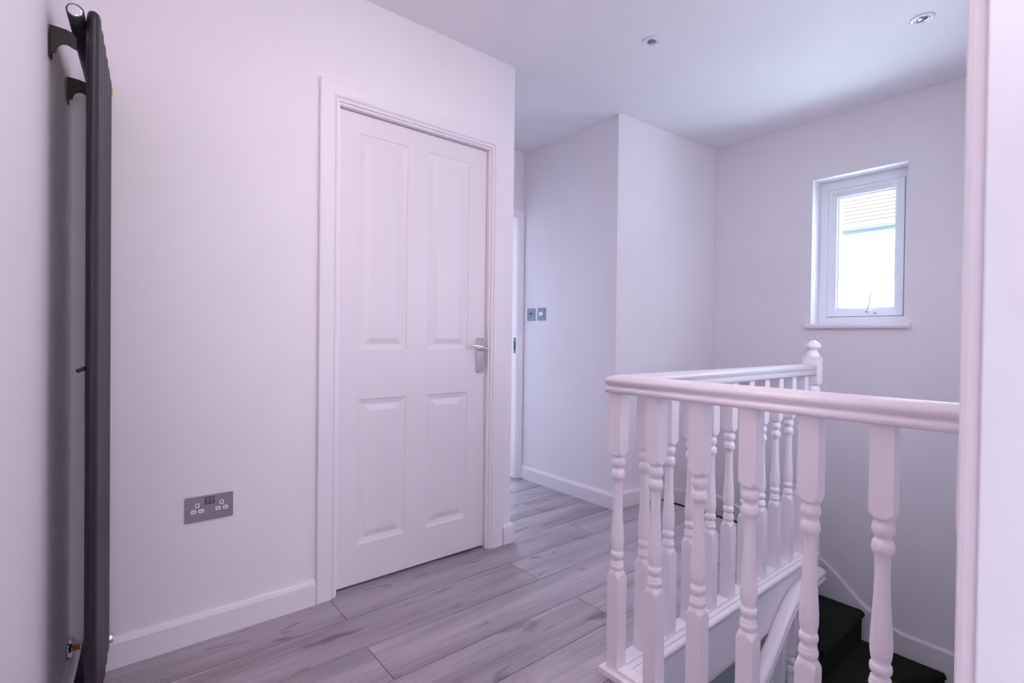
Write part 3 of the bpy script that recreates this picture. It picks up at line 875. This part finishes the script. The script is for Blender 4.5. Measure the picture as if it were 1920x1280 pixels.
# newel post
bm = bmesh.new()
nh = 0.0345
NP = [(-0.086, 1), (-0.214, 1), (-0.2145, 0.049), (-0.220, 0.044), (-0.226, 0.036), (-0.229, 0.0300), (-0.234, 0.0285), (-0.238, 0.0325), (-0.246, 0.0360), (-0.256, 0.0362), (-0.265, 0.0335), (-0.270, 0.0280), (-0.276, 0.0260),
      (-0.282, 0.0300), (-0.290, 0.0345), (-0.300, 0.0355), (-0.309, 0.0330), (-0.315, 0.0270), (-0.34, 0.0225), (-0.40, 0.0220), (-0.48, 0.0260), (-0.55, 0.0320), (-0.60, 0.0345), (-0.64, 0.0335), (-0.665, 0.0290), (-0.672, 0.0270),
      (-0.673, 0.0310), (-0.682, 0.0350), (-0.694, 0.0350), (-0.702, 0.0300), (-0.708, 0.0270), (-0.712, 0.0310), (-0.720, 0.0345), (-0.735, 0.0350), (-0.742, 0.0310), (-0.748, 0.036), (-0.757, 0.044), (-0.766, 0.049), (-0.7665, 1), (-2.05, 1)]
turned(bm, NXc, BYc, nh, NP)
nw = obj('newel_post', bm, M['trim'], bal, label='thicker square and turned newel post')
bm = bmesh.new()
lathe(bm, [(-0.0862, 0.0325), (-0.078, 0.0345), (-0.074, 0.0325), (-0.068, 0.0290), (-0.062, 0.0235), (-0.054, 0.0215), (-0.047, 0.0230), (-0.042, 0.0300), (-0.039, 0.0360), (-0.034, 0.0385), (-0.027, 0.0380), (-0.017, 0.0325), (-0.008, 0.0235), (-0.001, 0.0125), (0.002, 0.003)], (NXc, BYc, 0), (0, 0, 1), 36)
obj('newel_cap', bm, M['trim'], nw, label='mushroom-shaped newel cap')

# ------------------------------------------------------------------ staircase (carpeted winders and flight)
st = thing('staircase', (NXc + 0.3, 0.6, -1.9), 'staircase with dark green-black carpet winding down below the landing', 'stairs')
PX, PY = 2.873, 1.003
X1, Yt, Yb = WX - 0.019, 1.965, JY + 0.013
RISE = 0.1775
def ray_hit(a):
    dx, dy = math.cos(a), math.sin(a)
    best = 1e9
    if dx > 1e-9: best = min(best, (X1 - PX) / dx)
    if dy > 1e-9: best = min(best, (Yt - PY) / dy)
    if dy < -1e-9: best = min(best, (Yb - PY) / dy)
    return (PX + dx * best, PY + dy * best)
corners = [(math.atan2(Yt - PY, X1 - PX), (X1, Yt)), (math.atan2(Yb - PY, X1 - PX), (X1, Yb))]
for k in range(6):
    a1 = math.radians(90 - 30 * k); a0 = math.radians(90 - 30 * (k + 1))
    zt = FL - RISE * (k + 1)
    poly = [(PX, PY), ray_hit(a0)]
    for ca, cp in sorted(corners, key=lambda t: t[0]):
        if a0 < ca < a1: poly.append(cp)
    poly.append(ray_hit(a1))
    bm = bmesh.new()
    fs = prism(bm, poly, 'z', zt - RISE - 0.05, zt - 0.0)
    # nosing overhang along the lower-going edge
    h = Vector(ray_hit(a0)) - Vector((PX, PY)); h.normalize(); nrm = Vector((h.y, -h.x))
    p0 = Vector((PX, PY)) + h * 0.04; p1 = Vector(ray_hit(a0)) - h * 0.012
    tube(bm, [(p0.x + nrm.x * 0.004, p0.y + nrm.y * 0.004, zt - 0.016), (p1.x + nrm.x * 0.004, p1.y + nrm.y * 0.004, zt - 0.016)], 0.0158, 10)
    obj('step', bm, M['carpet'], st)
for j in range(7):
    zt = FL - RISE * (7 + j)
    x1 = PX - 0.225 * j; x0 = PX - 0.225 * (j + 1)
    bm = bmesh.new()
    box(bm, x0, x1 - 0.0005, Yb, 0.93, zt - RISE - 0.05, zt)
    tube(bm, [(x0 - 0.004, Yb + 0.002, zt - 0.016), (x0 - 0.004, 0.928, zt - 0.016)], 0.0158, 10)
    obj('step', bm, M['carpet'], st)
# riser under the landing edge (carpeted) and dark gap under the boards
bm = bmesh.new(); box(bm, LE + 0.0005, LE + 0.042, BYc + 0.038, 1.985, FL - 0.030, FL - 0.0012, 0.004)
box(bm, LE + 0.0005, LE + 0.010, BYc + 0.038, 1.985, FL - RISE - 0.01, FL - 0.03)
obj('landing_riser', bm, M['carpet'], st)

# wall string along window wall and boxed corner
def string_board(name, face, pts, low, label, axis):
    """board against a wall: top line pts (run, z), bottom = top - low"""
    bm = bmesh.new()
    n = len(pts)
    def V(r_, z, d):
        if axis == 'x': return bm.verts.new((face - d, r_, z))
        return bm.verts.new((r_, face(r_) - d, z))
    t = 0.016
    for (ra, za), (rb, zb) in zip(pts, pts[1:]):
        a = [V(ra, za, 0.0004), V(ra, za, t * 0.6), V(ra, za - 0.004, t * 0.85), V(ra, za - 0.012, t), V(ra, za - low, t), V(ra, za - low, 0.0004)]
        b_ = [V(rb, zb, 0.0004), V(rb, zb, t * 0.6), V(rb, zb - 0.004, t * 0.85), V(rb, zb - 0.012, t), V(rb, zb - low, t), V(rb, zb - low, 0.0004)]
        for i in range(6):
            bm.faces.new((a[i], a[(i + 1) % 6], b_[(i + 1) % 6], b_[i]))
        if (ra, za) == pts[0]: bm.faces.new(a)
        if (rb, zb) == pts[-1]: bm.faces.new(b_)
    bmesh.ops.remove_doubles(bm, verts=bm.verts[:], dist=1e-5)
    o = obj(name, bm, M['casing']); o['kind'] = 'structure'; o['label'] = label; o['category'] = 'skirting board'
    return o
wl = [(1.97, -1.150), (1.80, -1.190), (1.60, -1.245), (1.40, -1.315), (1.28, -1.360), (1.208, -1.397), (1.13, -1.458), (1.054, -1.532), (1.00, -1.578), (0.944, -1.612), (0.88, -1.645), (0.814, -1.666), (0.70, -1.669), (0.592, -1.670), (0.42, -1.70), (0.30, -1.80), (0.12, -1.95)]
string_board('trim_window_wall', WX, wl, 0.42, 'white curved stair string on the window wall above the dark carpet', 'x')
string_board('trim_corner_wall', lambda x: 2.0545 - (x - BX) * 0.0602, [(2.905, -0.984), (2.98, -1.004), (3.20, -1.075), (3.40, -1.125), (3.545, -1.150)], 0.50, 'white stair string dropping along the boxed-out corner wall', 'y')

# ------------------------------------------------------------------ lower balustrade
lb = thing('lower_balustrade', (2.3, 0.975, -1.9), 'white balustrade of the lower flight, seen through the balusters', 'balustrade')
LYc = 0.972
path = [(2.785, LYc, -1.190), (2.60, LYc, -1.196), (2.50, LYc, -1.212), (2.42, LYc, -1.250), (1.30, LYc, -2.130)]
bm = bmesh.new()
sweep(bm, path, rail_prof(0.0, 0.060, 0.031))
obj('handrail', bm, M['trim'], lb)
def rail_z(x):
    for (xa, _, za), (xb, _, zb) in zip(path, path[1:]):
        if xb <= x <= xa: return za + (zb - za) * (x - xa) / (xb - xa)
    return path[-1][2]
for k in range(11):
    x = 2.70 - 0.118 * k
    z1 = rail_z(x) + 0.001
    z0 = -1.190 - 0.80 - 0.785 * (2.70 - x)
    bm = bmesh.new()
    P = balu_prof(z1, z0)
    turned(bm, x, LYc, 0.0205, [(z, min(r_, 1) * (0.95 if r_ < 0.5 else 1)) for z, r_ in P])
    obj('baluster', bm, M['trim'], lb)
bm = bmesh.new()
sweep(bm, [(NXc - 0.04, LYc, -1.19 - 0.80 - 0.785 * (2.70 - NXc + 0.04)), (1.35, LYc, -1.19 - 0.80 - 0.785 * (2.70 - 1.35))], [(-0.03, -0.30), (0.03, -0.30), (0.03, 0.0), (-0.03, 0.0)], smooth=False)
obj('string_board', bm, M['trim'], lb)

# ------------------------------------------------------------------ outside: neighbour's house
nh_ = thing('neighbouring_house', (9.5, 1.0, -4.2), 'white rendered house with a terracotta tiled roof outside the window', 'house')
NX = 7.5; GZ = 0.68 * NX / WX
bm = bmesh.new(); box(bm, NX + 0.25, NX + 5, -8, 12, -4.2, GZ + 0.05)
obj('wall', bm, M['render'], nh_)
bm = bmesh.new(); uvl = bm.loops.layers.uv.new('UVMap')
sl = math.radians(38); c_, s_ = math.cos(sl), math.sin(sl)
prev = None
for i in range(34):     # overlapping tile courses
    a0, a1 = i * 0.11, (i + 1) * 0.11 + 0.01
    lift0, lift1 = 0.011, 0.004
    def pt(a, l, y): return (NX - 0.02 + a * c_ - l * s_, y, GZ + 0.03 + a * s_ + l * c_)
    v = [bm.verts.new(pt(a0, lift0, -8)), bm.verts.new(pt(a0, lift0, 12)), bm.verts.new(pt(a1, lift1, 12)), bm.verts.new(pt(a1, lift1, -8)),
         bm.verts.new(pt(a0, lift0 - 0.007, -8)), bm.verts.new(pt(a0, lift0 - 0.007, 12)), bm.verts.new(pt(a1, lift1 - 0.007, 12)), bm.verts.new(pt(a1, lift1 - 0.007, -8))]
    for q in ((0, 1, 2, 3), (7, 6, 5, 4), (0, 4, 5, 1), (1, 5, 6, 2), (2, 6, 7, 3), (3, 7, 4, 0)):
        f = bm.faces.new([v[j] for j in q])
        for l in f.loops:
            l[uvl].uv = (l.vert.co.y + (0.085 if i % 2 else 0), (0.005 if l.vert in (v[0], v[1], v[4], v[5]) else 0.105) + 0.0)
obj('roof', bm, M['roof'], nh_, kind='raw')
bm = bmesh.new()
tube(bm, [(NX - 0.07, -8, GZ - 0.03), (NX - 0.07, 12, GZ - 0.03)], 0.045, 14)
obj('gutter', bm, M['gutter'], nh_)
bm = bmesh.new(); box(bm, NX - 0.01, NX + 0.25, -8, 12, GZ - 0.12, GZ + 0.02)
obj('fascia', bm, M['render'], nh_)
bm = bmesh.new(); box(bm, WX + WT + 0.01, 40, -30, 30, -4.4, -4.2)
struct('ground', bm, M['ground'], 'pale ground outside between the houses', 'ground')

# ------------------------------------------------------------------ finish: lift so the landing floor is z = 0
for o in bpy.data.objects:
    if o.parent is None:
        o.location.z += LIFT
    if '_w' in o: del o['_w']
